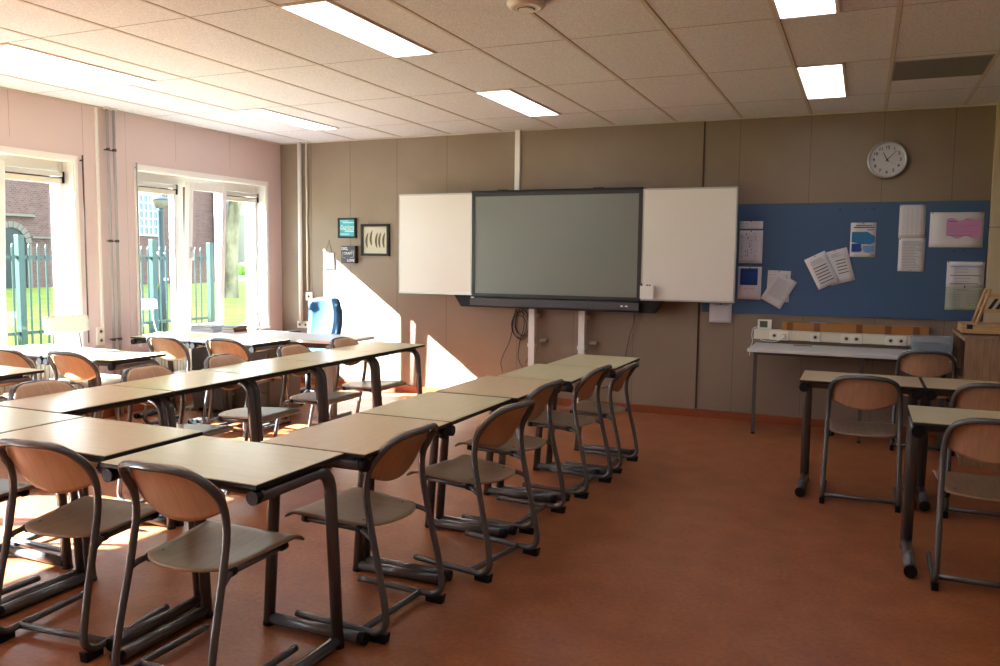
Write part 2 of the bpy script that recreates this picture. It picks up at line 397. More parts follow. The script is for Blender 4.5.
# ------------------------------------------------------------------ pipes and conduits
def conduit(name, label, pts, r, mt, cat='pipe', seg=10, group=None):
    o = mb(mt).tube(pts, r, seg).build(name); tag(o, label, cat, group); return o
t = empty('conduit', (.02, -2.565, 0)); tag(t, 'slim cream cable conduit down the pink wall ending in a double socket', 'conduit')
mb(m_white).box(-.02, .0, -.013, .013, .84, CH, .003).build('channel', parent=t)
for n, y in enumerate((-2.48, -2.41)):
    t = empty('heating_pipe', (.05, y, 0)); tag(t, ['left pipe of the grey vertical pair between the windows', 'right pipe of the grey vertical pair between the windows'][n], 'pipe', 'grey pipes between the windows')
    mb(m_pipe).tube([(0, 0, 0), (0, 0, CH)], .013, 10).build('pipe_run', parent=t)
    mb(m_white).lathe([(.03, CH-.015), (.03, CH)], 0, 0, 16).build('ceiling_rosette', parent=t)
    for z in (.72, 1.62, 2.44): mb(m_gap).tube([(-.05, 0, z), (0, 0, z)], .006, 6).tube([(0, 0, z-.012), (0, 0, z+.012)], .018, 10).build('pipe_clip', parent=t)
def socket(loc, rz, label, n=2, vert=False, name='wall_socket', mt=None, plug=None, h=.082):
    t = empty(name, loc, rz); tag(t, label, 'socket', None)
    W_, H_ = ((h, h*n) if vert else (h*n, h))
    mb(mt or m_sock).box(-W_/2, W_/2, -.018, 0, -H_/2, H_/2, .004).build('cover_plate', parent=t)
    for k in range(n):
        o_ = (k-(n-1)/2)*h; cx, cz = (0, o_) if vert else (o_, 0)
        mt4 = Matrix.Translation((cx, -.018, cz)) @ Matrix.Rotation(PI/2, 4, 'X')
        mb(m_cream).lathe([(.021, -.001), (.029, .002), (.029, 0.004), (.024, .006), (.0215, .002)], 0, 0, 20).build('socket_ring', parent=t, mtx=mt4)
        sk = mb(m_gap).lathe([(.014, .001), (.014, .0034)], 0, 0, 20).build('socket_well', parent=t, mtx=mt4)
    return t
socket((0, -2.59, .76), PI/2, 'cream double wall socket below the conduit on the pink wall', 2, True)
# corner pipes at the left of the back wall
conduit('heating_pipe', 'thick white pipe running down the back wall by the corner', [(.305, -.045, .72), (.305, -.045, CH)], .024, m_white, group=None)
conduit('conduit', 'thin cream conduit beside the thick white pipe in the corner', [(.385, -.02, 1.1), (.385, -.02, CH)], .011, m_cream, 'conduit')
socket((.40, 0, 1.035), 0, 'upper cream switch box on the back wall behind the office chair', 1, h=.1)
socket((.31, 0, .70), 0, 'lower white double socket at the foot of the white corner pipe', 2)
t = mb(m_white).box(3.005, 3.06, -.05, -.018, 2.2, CH, .003).build('conduit'); tag(t, 'white cable duct from the ceiling down to the display', 'conduit')

# ------------------------------------------------------------------ interactive display
D = empty('interactive_display', (3.52, -.28, 0)); tag(D, 'large dark interactive screen with whiteboard wings on the back wall', 'display')
x0, x1 = -.88, .89
mb(m_bezel).box(x0, x1, .0, .10, 1.105, 2.165, .006).box(x0, x1, -.012, 0, 1.135, 1.145).build('screen_housing', parent=D)
mb(m_black).box(x0-.005, x1+.005, -.02, .12, 2.158, 2.182, .004).box(-.6, -.5, 0, .05, 2.18, 2.19).box(.4, .5, 0, .05, 2.18, 2.19).build('top_cover', parent=D)
bz = mb(m_bezel).box(x0, x0+.035, -.012, 0, 1.135, 2.165).box(x1-.035, x1, -.012, 0, 1.135, 2.165).box(x0+.035, x1-.035, -.012, 0, 2.125, 2.165).build('bezel', parent=D)
mb(m_screen).box(x0+.035, x1-.035, -.005, 0, 1.145, 2.125).build('screen', parent=D)
sb = mb(m_barg).box(x0, x1, -.045, .1, 1.02, 1.10, .006).build('speaker_bar', parent=D)
mb(m_white).box(x0+.012, x0+.05, -.047, -.044, 1.097, 1.107).build('badge', parent=sb)
for k in (0, 1): mb(m_white).box(.71+k*.045, .735+k*.045, -.0475, -.0445, 1.055, 1.067).build('port', parent=sb)
mb(m_black).box(x0, x1, -.03, .1, 1.003, 1.022).build('bottom_rail', parent=D)
for s_ in (-1, 1):
    e = x0 if s_ < 0 else x1
    mb(m_black).prism([(e, 1.12), (e+s_*.21, 1.12), (e+s_*.13, 1.0), (e, 1.0)], 'y', .01, .11).build('wing_bracket', parent=D)
    wy0, wy1 = -.003, .022
    a0, a1 = (e+s_*.004, e+s_*.865)
    lo, hi = min(a0, a1), max(a0, a1)
    wi = mb(m_board).box(lo+.012, hi-.012, wy0, wy1, 1.135, 2.15).build('whiteboard_wing', parent=D)
    mb(m_alu).box(lo, hi, wy0-.004, wy1+.004, 1.12, 1.135).box(lo, hi, wy0-.004, wy1+.004, 2.15, 2.165).box(lo, lo+.012, wy0-.004, wy1+.004, 1.135, 2.15).box(hi-.012, hi, wy0-.004, wy1+.004, 1.135, 2.15).build('aluminium_frame', parent=wi)
for x in (-.27, .265):
    lp = mb(m_white).box(x-.033, x+.033, .14, .20, 0, 1.05, .004).box(x-.04, x+.04, .135, .205, .60, .64, .003).build('lift_column', parent=D)
    mb(m_white).box(x-.05, x+.05, .20, .262, .3, .34).box(x-.05, x+.05, .20, .262, .9, .94).build('wall_mount', parent=lp)
    mb(m_lgrey).box(x+.07, x+.14, .20, .262, .652, .682, .004).build('cable_hook', parent=D)
mb(m_black).box(-.35, .35, .1, .2, 1.05, 1.9).build('mounting_plate', parent=D)
# pen holder
t = empty('pen_holder', (4.487, -.283, 1.14)); tag(t, 'white pen box with green and black markers on the right whiteboard wing', 'pen holder')
mb(m_white).box(-.065, .06, -.07, -.064, 0, .12).box(-.065, .06, -.006, 0, 0, .12).box(-.065, -.06, -.064, -.006, 0, .12).box(.055, .06, -.064, -.006, 0, .12).box(-.06, .055, -.064, -.006, 0, .006).build('box', parent=t)
mb(m_green).tube([(-.03, -.035, .01), (-.062, -.035, .14)], .008, 8).build('green_marker', parent=t)
mb(m_black).tube([(.03, -.03, .01), (-.01, -.03, .13)], .008, 8).tube([(.04, -.05, .01), (.02, -.05, .132)], .008, 8).build('black_marker', parent=t)
# cables
t = empty('cable_bundle', (3.1, -.06, 0)); tag(t, 'black coiled cables hanging below the display beside the left column', 'cable')
co = mb(m_cable)
for k in range(5):
    cx, cz, rx, rz = .01*k-.02, .80+.012*k, .085+.008*(k % 3), .115+.012*((k*2) % 5)
    co.tube([(cx+rx*math.cos(q)*(1+.05*math.sin(3*q+k)), .0+.008*k, cz+rz*math.sin(q)) for q in [i*2*PI/40 for i in range(40)]], .0035, 6, closed=True)
co.build('coil', parent=t)
mb(m_cable).tube(smooth_path([(-.05, 0, 1.02), (-.08, 0, .85), (-.12, 0, .65), (-.19, 0, .5), (-.22, 0, .4), (-.20, .01, .30)]), .0035, 6).tube(smooth_path([(.0, .02, 1.02), (.03, .02, .82), (-.02, .02, .62), (-.03, .02, .46), (.03, .02, .36), (.1, .02, .31)]), .0035, 6).tube(smooth_path([(.06, .02, .95), (.12, .02, .7), (.10, .02, .52), (.05, .02, .42)]), .0035, 6).build('loose_cable', parent=t)
o = mb(m_cable).tube(smooth_path([(4.30, -.1, 1.02), (4.30, -.06, .9), (4.255, -.05, .75), (4.215, -.04, .55), (4.19, -.04, .38), (4.05, -.04, .24), (3.83, -.04, .2), (3.45, -.04, .22), (3.25, -.05, .3)]), .004, 6).build('power_cable')
tag(o, 'single black cable hanging below the right end of the display', 'cable')

# ------------------------------------------------------------------ pictures left of the display
def frame(name, label, x0, x1, z0, z1, d, bw, fm):
    t = empty(name, ((x0+x1)/2, 0, (z0+z1)/2)); tag(t, label, 'picture', 'small pictures on the back wall')
    W_, H_ = (x1-x0)/2, (z1-z0)/2
    mb(fm).box(-W_, W_, -d, 0, H_-bw, H_).box(-W_, W_, -d, 0, -H_, -H_+bw).box(-W_, -W_+bw, -d, 0, -H_+bw, H_-bw).box(W_-bw, W_, -d, 0, -H_+bw, H_-bw).build('frame', parent=t)
    return t, W_-bw, H_-bw
t, W_, H_ = frame('framed_print', 'small black framed turquoise print with white script lettering', .817, 1.058, 1.714, 1.94, .03, .02, m_black)
pr_ = mb(m_turq).box(-W_, W_, -.018, -.004, -H_, H_).build('print', parent=t)
o = mb(mat('pale_turquoise', 'A6DCE0', .6))
for k, (z, h, x_0, x_1) in enumerate([(-.075, .012, -.1, .03), (-.045, .018, -.03, .09), (-.02, .008, -.09, .09), (.055, .012, -.06, .095), (.075, .01, -.098, .02)]): o.box(max(x_0, -W_), min(x_1, W_), -.0188, -.018, z, z+h)
o.build('brush_stripe', parent=pr_)
text_mesh('Explore', .062, 'lettering', m_white, pr_, (0, -.0195, .01), shear=.35)
t, W_, H_ = frame('block_sign', 'small dark block sign with white lettering below the turquoise print', .882, 1.07, 1.431, 1.624, .055, .004, m_black)
pr_ = mb(m_dgrey).box(-W_, W_, -.056, -.002, -H_, H_).build('face', parent=t)
text_mesh('DIG,', .045, 'lettering', m_white, pr_, (-.045, -.057, .065), bold=.001)
text_mesh('CRAFT', .04, 'lettering', m_white, pr_, (0, -.057, .012), bold=.0005)
text_mesh('LOVE', .04, 'lettering', m_white, pr_, (.035, -.057, -.068), bold=.001)
mb(m_white).tube([(-.075, -.057, .03), (-.08, -.057, -.03), (-.04, -.057, -.04)], .0018, 5).tube([(.04, -.057, .04), (.078, -.057, .045), (.07, -.057, -.03), (.03, -.057, -.035)], .0018, 5).build('ornament_line', parent=pr_)
t, W_, H_ = frame('feather_picture', 'larger black framed picture of five feathers hanging from a cord', 1.125, 1.491, 1.514, 1.87, .03, .028, m_black)
pr_ = mb(m_mount).box(-W_, W_, -.012, -.004, -H_, H_).build('mount', parent=t)
for k, fx in enumerate([-.105, -.05, .02, .062, .115]):
    fz = .0 if k != 1 else .025
    def fe(u, v, fx=fx, fz=fz):
        z = -.085+.17*v; wd = .014*math.sin(PI*min(1, v*.95+.05))**.6
        return Vector((fx-.018*math.sin(PI*v)+(u-.5)*2*wd+.012*v, -.013-.001*math.sin(PI*u), z+fz))
    mb(m_feather).grid(fe, 4, 12, .0008).build('feather', parent=pr_)
mb(m_pine).tube([(-.12, -.012, H_+.028), (.0, -.006, .365), (.12, -.012, H_+.028)], .002, 5).build('cord', parent=t)
t, W_, H_ = frame('hanging_glass_frame', 'tiny thin white frame hanging from a cord in the sunlit corner', .605, .751, 1.36, 1.549, .012, .006, m_lgrey)
mb(m_white).box(-W_, W_, -.008, -.003, -H_, H_).build('card', parent=t)
mb(m_gap).tube([(-.04, -.006, H_+.006), (.005, -.004, .235), (.04, -.006, H_+.006)], .0018, 5).build('cord', parent=t)
# ------------------------------------------------------------------ wall clock  10:54-ish to 11:08
t = empty('wall_clock', (6.478, -.001, 2.384)); tag(t, 'round wall clock with silver rim and white dial above the blue board', 'clock')
rm = Matrix.Rotation(PI/2, 4, 'X')
mb(m_alu).lathe([(.155, 0), (.16, .02), (.158, .045), (.150, .052), (.142, .05), (.138, .03)], 0, 0, 48).build('rim', parent=t, mtx=rm)
dl = mb(mat('dial_white', 'C9C6CC', .5)).lathe([(.139, .02), (.139, .031)], 0, 0, 48).build('dial', parent=t, mtx=rm)
for h in range(1, 13):
    q = PI/2-h*PI/6
    text_mesh(str(h), .036, 'numeral', m_ink, dl, (.105*math.cos(q), -.0325, .105*math.sin(q)), bold=.001)
def hand(ang, ln, wd, nm, mt_, yy):
    q = math.radians(90-ang); d_ = Vector((math.cos(q), 0, math.sin(q))); n_ = Vector((-d_.z, 0, d_.x))
    o = MB().m(mt_); A_ = [(-d_*.02+n_*wd), (-d_*.02-n_*wd), (d_*ln-n_*wd*.6), (d_*ln+n_*wd*.6)]
    o.prism([(v.x, v.z) for v in A_], 'y', yy-.0015, yy); o.build(nm, parent=t)
hand(332, .07, .0045, 'hour_hand', m_ink, -.035); hand(44, .10, .003, 'minute_hand', m_ink, -.038); hand(125, .09, .001, 'second_hand', m_gap, -.041)
mb(m_ink).lathe([(.008, .032), (.008, .043)], 0, 0, 12).build('hub', parent=t, mtx=rm)

# ------------------------------------------------------------------ blue pin board and papers
pb = mb(m_blue).box(4.94, 7.268, -.02, 0, 1.015, 2.025, .003).build('pin_board'); tag(pb, 'long blue felt pin board on the back wall at right', 'pin board')
def paper(label, cx, cz, W_, H_, rot=0, rows=None, y=-.0215, mt=m_paper, pins=((0, 1),), name='paper_sheet', pinmat=m_ink):
    t = empty(name, (cx, y, cz)); t.rotation_euler = (0, rot, 0); tag(t, label, 'paper', 'papers on the blue pin board')
    def sh(u, v): return Vector(((u-.5)*W_, -.001-.004*abs(v-1)**2*(1 if u > .5 else .6), (v-.5)*H_))
    mb(mt).grid(sh, 4, 6, .0005).build('sheet', parent=t)
    if rows:
        k = MB()
        for (x_0, x_1, z, h, mm) in rows:
            k.m(mm).box((x_0-.5)*W_, (x_1-.5)*W_, -.0066, -.0058, (z-.5)*H_, (z-.5)*H_+h)
        k.build('print', parent=t)
    for px, pz in pins: mb(pinmat).lathe([(.005, -.002), (.005, .008), (.0035, .01)], 0, 0, 10).build('pin', parent=t, mtx=Matrix.Translation((px*W_/2*.92, -.001, pz*H_/2*.94)) @ rm)
    return t
def lines(n, x_0, x_1, z0, z1, h, mm, jit=.15):
    return [(x_0, x_1-random.random()*jit, z1+(z0-z1)*i/max(n-1, 1), h, mm) for i in range(n)]
paper('narrow white strip of paper at the top left of the blue board', 5.368, 1.832, .208, .072, 0, lines(3, .08, .4, .3, .7, .003, m_greyink))
paper('sheet with a scattered dot diagram below the narrow strip', 5.370, 1.632, .21, .303, 0, [(q, q+.035, z, .008, m_ink if random.random() < .6 else m_greyink) for q, z in [(random.choice([.1, .28, .36, .44, .52, .6, .68]), random.uniform(.15, .9)) for _ in range(34)]]+[(.08, .7, .06, .004, m_greyink)])
paper('sheet with a deep blue printed block above white space', 5.371, 1.298, .21, .302, 0, [(.10, .84, .44, .155, m_b2), (.25, .42, .33, .003, m_greyink), (.55, .72, .33, .003, m_greyink)]+[(.16, .78, .5+.06*i, .002, m_b3) for i in range(6)])
paper('rear sheet of the two fanned text sheets at the left of the blue board', 5.627, 1.275, .20, .285, .03, lines(9, .12, .9, .15, .85, .003, m_greyink), y=-.0215)
paper('front tilted sheet of the two fanned text sheets on the blue board', 5.632, 1.237, .20, .285, math.radians(29), lines(14, .15, .9, .25, .85, .0025, m_greyink), y=-.029)
paper('right sheet of the tilted pair with black answer bars', 6.132, 1.462, .155+.05, .30, math.radians(-16), lines(3, .3, .7, .80, .88, .003, m_greyink)+lines(5, .42, .86, .28, .66, .007, m_ink, .05), y=-.0215)
paper('left sheet of the tilted pair with black answer bars', 5.992, 1.425, .19, .30, math.radians(-27), lines(3, .2, .8, .74, .84, .003, m_greyink)+lines(6, .18, .84, .14, .62, .007, m_ink, .05), y=-.029)
t = paper('poster with blue shapes under bold heading lines on the blue board', 6.318, 1.698, .207, .30, 0, None)
ps = MB().m(m_b1)
ps.prism([(-.092, .068), (.035, .070), (.062, .05), (.094, .03), (.094, -.02), (.06, -.04), (-.02, -.036), (-.092, -.02)], 'y', -.0066, -.006)
ps.m(m_b2).prism([(-.09, -.035), (-.015, -.032), (-.012, -.07), (-.005, -.09), (-.02, -.105), (-.09, -.105)], 'y', -.0066, -.006)
ps.m(m_b3).prism([(.004, -.05), (.09, -.05), (.09, -.10), (.06, -.115), (.02, -.11), (0, -.08)], 'y', -.0066, -.006)
for x_0, x_1, z, h in [(-.06, .07, .122, .007), (-.078, .085, .104, .009), (.03, .085, .083, .006)]: ps.m(m_ink).box(x_0, x_1, -.0066, -.006, z, z+h)
ps.build('print', parent=t)
paper('upper sheet of the long vertical pair with a grey table', 6.698, 1.855, .204, .285, 0, [(.12+.17*(i % 5), .2+.17*(i % 5), .1+.07*(i//5), .002, m_greyink) for i in range(60)], pins=((-1, 1), (1, 1)))
paper('lower sheet of the long vertical pair with paragraphs of text', 6.706, 1.570, .206, .285, 0, lines(18, .12, .9, .12, .9, .003, m_greyink, .3), pins=((-1, 1), (1, 1), (0, -1)), pinmat=m_yellow)
t = paper('wide landscape sheet with a pink wavy block at the top right', 7.034, 1.782, .40, .295, 0, None, pins=((-1, 1), (1, 1)))
pk = MB().m(m_pinkpr)
top = [(-.075+.26*i/16, .088+.012*math.sin(i/16*4*PI)) for i in range(17)]; bot = [(-.075+.26*i/16, -.062+.012*math.sin(i/16*4*PI+.6)) for i in range(17)]
pk.prism(top+bot[::-1], 'y', -.0064, -.0056)
pk.m(m_ink).box(-.06, .0, -.0068, -.0062, .068, .073)
for i in range(5): pk.m(m_ink if i == 4 else m_greyink).box(-.06, .165-.05*(i % 3), -.0068, -.0062, .035-.018*i-(.01 if i == 4 else 0), .038-.018*i-(.01 if i == 4 else 0))
pk.build('print', parent=t)
paper('upper right sheet with ruled lines at the edge of the blue board', 7.121, 1.410, .28, .213, 0, [(.1, .9, .78, .007, m_b3), (.1, .9, .44, .005, m_ink), (.1, .85, .12, .005, m_ink)]+lines(5, .2, .7, .2, .7, .003, m_greyink), pins=((-1, 1), (1, 1), (0, -1)))
paper('lower right greenish sheet in two text columns beside the wooden chair', 7.121, 1.207, .278, .20, 0, [(.3, .6, .84, .006, m_greyink)]+[(x_0, x_0+.3, .2+.09*i, .003, m_greyink) for x_0 in (.1, .55) for i in range(6)], mt=m_olive)
paper('plain sheet hanging below the corner of the right whiteboard wing', 5.117, 1.01, .205, .18, 0, [(.25, .9, .93, .004, m_b1)], y=-.026)
for n, (x, z) in enumerate([(6.12, 1.965), (6.32, 1.965), (6.39, 1.963), (7.03, 1.605), (7.1, 1.61)]):
    o = mb(m_ink if n != 1 else m_green).lathe([(.006, 0), (.006, .008), (.004, .011)], 0, 0, 10).build('push_pin', mtx=rm); o.location = (x, -.02, z)
    tag(o, ['leftmost loose push pin near the top of the blue board', 'green loose push pin near the top of the blue board', 'dark push pin right of the green one on the blue board', 'left loose push pin below the pink wavy sheet', 'right loose push pin below the pink wavy sheet'][n], 'push pin', 'loose push pins on the board')

# ------------------------------------------------------------------ wall trunking, table, things on them
TX0, TX1 = 5.43, 7.035
tk = mb(m_cream).box(TX0, TX1, -.055, 0, .785, .878, .004).box(TX0, TX1, -.058, -.055, .80, .806).build('cable_trunking'); tag(tk, 'cream cable trunking along the wall behind the white table', 'cable trunking')
def ws(x, n, lab): return socket((x, -.055, .825), 0, lab, n)
ws(5.655, 2, 'leftmost double socket on the cream trunking'); ws(5.965, 1, 'single data outlet on the cream trunking')
ws(6.265, 2, 'middle double socket on the cream trunking'); ws(6.62, 2, 'rightmost double socket on the cream trunking')
t = empty('plug', (5.695, -.079, .825)); tag(t, 'white plug in the leftmost socket of the trunking', 'plug')
mb(m_white).lathe([(.018, 0), (.018, .03), (.012, .038)], 0, 0, 16).build('plug_body', parent=t, mtx=rm)
mb(m_white).tube(smooth_path([(0, -.036, 0), (-.02, -.06, -.015), (-.05, -.05, -.045), (-.12, -.04, -.05), (-.2, -.03, -.04)]), .0035, 6).build('cord', parent=t)
WT = empty('wall_table', (6.3, -.37, 0)); tag(WT, 'long white table with thin grey legs against the wall below the blue board', 'table')
mb(m_ttop).box(-.845, .73, -.325, .31, .728, .755, .004).build('tabletop', parent=WT)
for x in (-.79, .06, .66):
    for y in (-.20,):
        lg = mb(m_tube).box(x-.014, x+.014, y-.014, y+.014, .018, .728).build('leg', parent=WT)
        mb(m_black).lathe([(.016, 0), (.016, .012), (.01, .018)], x, y, 12).build('foot', parent=lg)
mb(m_tube).box(-.79, .66, -.19, -.17, .695, .728).box(-.79, .66, .33, .365, .68, .728).build('under_frame', parent=WT)
t = empty('thermostat', (5.522, -.03, .879)); tag(t, 'small white device with a grey display on the left end of the trunking', 'thermostat')
mb(m_white).box(-.062, .062, -.02, .0, 0, .088, .004).build('case', parent=t); mb(mat('lcd', '55604F', .3)).box(-.042, .026, -.0215, -.0198, .016, .074).build('display', parent=t)
mb(m_white).tube(smooth_path([(-.06, -.01, .02), (-.10, -.015, .0), (-.108, -.03, -.06), (-.10, -.03, -.12), (-.115, -.05, -.17), (-.12, -.05, -.25)]), .004, 6).build('cord', parent=t)
t = empty('cardboard_box', (6.275, -.038, .8785)); tag(t, 'long narrow cardboard box lying on the trunking below the blue board', 'box')
mb(m_card).box(-.592, .598, -.032, .032, 0, .075, .002).build('carton', parent=t)
for x in (-.53, -.3, .05, .28, .50): mb(m_tape).box(x-.026, x+.026, -.034, -.0318, .001, .074).build('tape', parent=t)
mb(mat('lilac_paper', 'B9A5C9', .7)).box(-.36, -.22, -.03, .02, .0755, .0775).build('lilac_slip', parent=t)
t = empty('storage_box', (6.86, -.22, .755)); tag(t, 'clear plastic storage box with lid on the white table beside the cabinet', 'box')
mb(m_clear).box(-.13, .17, -.12, -.117, .002, .125).box(-.13, .17, .117, .12, .002, .125).box(-.13, -.127, -.117, .117, .002, .125).box(.167, .17, -.117, .117, .002, .125).box(-.13, .17, -.12, .12, 0, .003).build('tub', parent=t)
mb(m_clear).box(-.14, .18, -.13, .13, .125, .14, .004).box(-.05, .03, -.136, -.128, .10, .14).build('lid', parent=t)
o = mb(mat('dark_blue_folder', '333A4A', .6)).box(-.11, .15, -.10, .10, .004, .075, .004).build('box_content'); o.location = (6.86, -.22, .755)
tag(o, 'dark stack lying inside the clear plastic storage box', 'folder')
o = mb(m_paper).box(-.15, .15, -.1, .1, 0, .002).build('loose_paper'); o.location = (6.45, -.5, .755); o.rotation_euler = (0, 0, .1); tag(o, 'pale sheet lying flat on the white wall table', 'paper')
o = mb(m_yellow).box(-.08, .08, -.015, .015, 0, .006).build('folding_ruler'); o.location = (5.87, -.2, .755); tag(o, 'thin yellowish strip lying on the white wall table', 'ruler')

# oak cabinet
cx0, cx1, cy0, cy1, czt = 7.05, 7.95, -1.05, -.065, .955
K = empty('oak_cabinet', (cx0, cy0, 0)); tag(K, 'oak bookcase with open side shelves standing at the right wall', 'cabinet')
W_, Dp = cx1-cx0, cy1-cy0
mb(m_oak).box(0, W_, 0, .03, 0, czt-.03).build('near_side_panel', parent=K); mb(m_oak).box(0, W_, Dp-.03, Dp, 0, czt-.03).build('far_side_panel', parent=K)
mb(m_oak).box(-.005, W_, -.005, Dp+.005, czt-.03, czt, .002).build('top_panel', parent=K)
for z in (.03, .32, .60): mb(m_oak).box(.005, W_-.02, .03, Dp-.03, z, z+.022).build('shelf', parent=K)
mb(m_oak).box(W_-.02, W_, .03, Dp-.03, 0, czt-.03).build('back_panel', parent=K)
o = mb(m_gap).box(0, .14, -.03, .09, 0, .01).box(0, .14, -.03, -.02, .01, .05).box(0, .01, -.02, .09, .01, .05).m(m_red).box(.02, .12, -.015, .085, .01, .04).build('small_tray'); o.location = (7.08, -.92, .622); tag(o, 'small dark tray with a red object on the middle shelf of the bookcase', 'tray')
# wooden box and little chair on the bookcase
t = empty('wooden_box', (7.25, -.60, czt)); tag(t, 'flat pine box with metal clasps lying on the oak bookcase', 'box')
bxm = mb(m_pine).box(-.2, .25, -.16, .20, .012, .07, .003).build('box_body', parent=t)
mb(m_pine).box(-.2, .25, -.16, .20, .072, .082, .002).build('lid', parent=t)
for x in (-.15, .12): mb(m_ink).box(x-.02, x+.02, -.163, -.159, .045, .08).build('clasp', parent=t)
for x, y in ((-.18, -.14), (.23, -.14), (-.18, .18), (.23, .18)): mb(m_gap).box(x-.015, x+.015, y-.015, y+.015, 0, .012).build('foot', parent=t)
t = empty('display_easel', (7.32, -.56, czt+.082)); tag(t, 'small pine ladder-backed stand on top of the flat pine box', 'stand')
for y in (-.13, .10):
    mb(m_pine).tube([(-.17, y, .0), (-.09, y, .27)], .0125, 10).build('leaning_post', parent=t)
for z in (.11, .22): mb(m_pine).box(-.165+z*.3, -.15+z*.3, -.13, .10, z-.012, z+.012).build('rung', parent=t)
mb(m_pine).box(-.11, .22, -.135, -.12, .20, .24).box(-.13, .22, -.135, -.12, .09, .115).build('side_rail', parent=t)
sl_ = mb(m_ink)
for k in range(6): sl_.prism([(-.10+k*.05, .118), (-.075+k*.05, .118), (-.03+k*.05, .198), (-.055+k*.05, .198)], 'y', -.132, -.124)
sl_.build('woven_slat', parent=t)
o = MB().m(m_white)
for k in range(4): o.box(-.06+.008*k, .16, -.07, .07, .014*k, .014*k+.012)
ob = o.build('card_stack'); ob.location = (7.42, -.94, czt); tag(ob, 'stack of white cards at the front edge of the oak bookcase', 'cards')

# ------------------------------------------------------------------ student chair
def make_chair():
    root = empty('student_chair')
    hl = [(-.215, .44, .030), (-.215, .25, .030), (-.215, .11, .030), (-.215, .055, .033), (-.213, .016, .062), (-.212, .010, .11), (-.210, .034, .24), (-.207, .068, .38), (-.205, .098, .52), (-.203, .107, .60), (-.200, .096, .670), (-.193, .062, .726), (-.170, .025, .772), (-.125, -.005, .798), (-.06, -.022, .808), (0, -.027, .809)]
    path = hl+[(-x, y, z) for x, y, z in hl[-2::-1]]
    fr = mb(m_tube).tube(smooth_path(path, 5), .0142, 12).build('tube_frame', parent=root)
    mb(m_tube).tube([(-.215, .12, .030), (.215, .12, .030)], .0135, 10).build('floor_crossbar', parent=root)
    for s_ in (-1, 1):
        x = s_*.214
        mb(m_black).prism([(.004, 0), (-.004, .042), (.018, .036), (.03, .024), (.085, .022), (.085, .0)], 'x', x-.014, x+.014).build('glide', parent=fr)
        mb(m_tube).tube([(x, .44, .030), (x, .450, .030)], .0146, 10).build('tube_plug', parent=fr)
        ar = mb(m_tube).tube([(s_*.180, .145, .424), (s_*.186, .42, .430)], .0125, 10).tube(smooth_path([(s_*.207, .072, .40), (s_*.20, .10, .414), (s_*.19, .13, .422), (s_*.181, .15, .424)], 4), .0115, 8).build('seat_arm', parent=root)
        mb(m_black).tube([(s_*.180, .135, .423), (s_*.181, .165, .425)], .0175, 10).build('rear_clip', parent=ar); mb(m_black).tube([(s_*.1855, .405, .430), (s_*.186, .432, .430)], .0175, 10).build('front_clip', parent=ar)
    def seat(u, v):
        s_ = u*2-1
        yr = .062+.075*abs(s_)**2.6
        y = yr+(.515-yr)*v
        hw = .186+.032*v
        z = .443+.018*v-.010*(1-s_*s_)*math.sin(PI*min(v, .9)/.9)
        if v > .86: k = (v-.86)/.14; z -= .026*k*k; y -= .008*k*k
        return Vector((s_*hw, y, z))
    se = mb(m_seat).grid(seat, 16, 22, .009).build('seat', parent=root)
    for x, y in ((-.14, .165), (.14, .165), (-.145, .40), (.145, .40)): mb(m_chrome).lathe([(.006, .4475), (.006, .451), (.003, .452)], x, y, 10).build('screw', parent=se)
    def back(u, v):
        s_ = u*2-1
        zt_ = .812-.098*max(0, (abs(s_)-.42)/.58)**2.1; zb = .590+.058*s_*s_
        z = zb+(zt_-zb)*v
        hw = .203 - .012*(1-v)**2
        y = .001+.66*(.80-z)-.8*(.80-z)**2+.040*s_*s_
        return Vector((s_*hw, y, z))
    bk = mb(m_back).grid(back, 18, 12, .009).build('backrest', parent=root)
    for s_ in (-1, 1):
        mt4 = Matrix.Translation((s_*.15, .077, .728)) @ Matrix.Rotation(-PI/2, 4, 'X')
        mb(m_chrome).lathe([(.007, -.005), (.007, .002), (.004, .003)], 0, 0, 10).build('screw', parent=bk, mtx=mt4)
    return root
chair0 = make_chair()
first = [True]
def chair(x, y, deg, label, group, k=1):
    o = chair0 if first[0] else copy_tree(chair0); first[0] = False
    o.location = (x, y, 0); o.rotation_euler = (0, 0, math.radians(deg)); o.scale = (k, k, k); tag(o, label, 'chair', group)
gM = 'chairs along the right side of the long centre row'
chair(4.715, -5.11, 87, 'student chair at the centre row nearest the camera, turned to its beige desk', gM)
chair(4.855, -4.39, 80, 'second student chair from the camera along the centre row', gM)
chair(4.765, -3.665, 86, 'middle student chair of the five along the centre row', gM)
chair(4.825, -2.89, 86, 'fourth student chair from the camera along the centre row', gM)
chair(4.845, -2.21, 88, 'farthest student chair at the centre row, nearest the display', gM, .93)
gN = 'chairs at the near cross row'
chair(4.225, -6.0, 0, 'foreground student chair in front of the corner desk nearest the camera', gN)
chair(3.56, -5.95, 6, 'student chair second from the left in the foreground, slightly turned', gN)
chair(2.75, -5.94, 0, 'foreground student chair cut off at the left edge, only its seat showing', gN)
gC = 'chairs along the window side of the second row'
for (y, lab) in ((-4.98, 'nearest wooden-backed chair behind the second row, at the left edge'), (-4.27, 'second wooden-backed chair from the camera behind the second row'), (-3.60, 'third wooden-backed chair behind the second row, before the grey cabinet'), (-2.85, 'fourth wooden-backed chair behind the second row'), (-2.17, 'farthest wooden-backed chair behind the second row, nearest the back wall')):
    chair(2.33, y, -90, lab, gC)
gG = 'chairs in the window group'
chair(.62, -3.97, 0, 'chair with half sunlit back at the left edge by the window', gG)
chair(1.24, -3.95, 3, 'chair with half sunlit back left of the wall socket', gG)
chair(.89, -2.74, 0, 'chair with shaded orange back in front of the book desk, left one', gG)
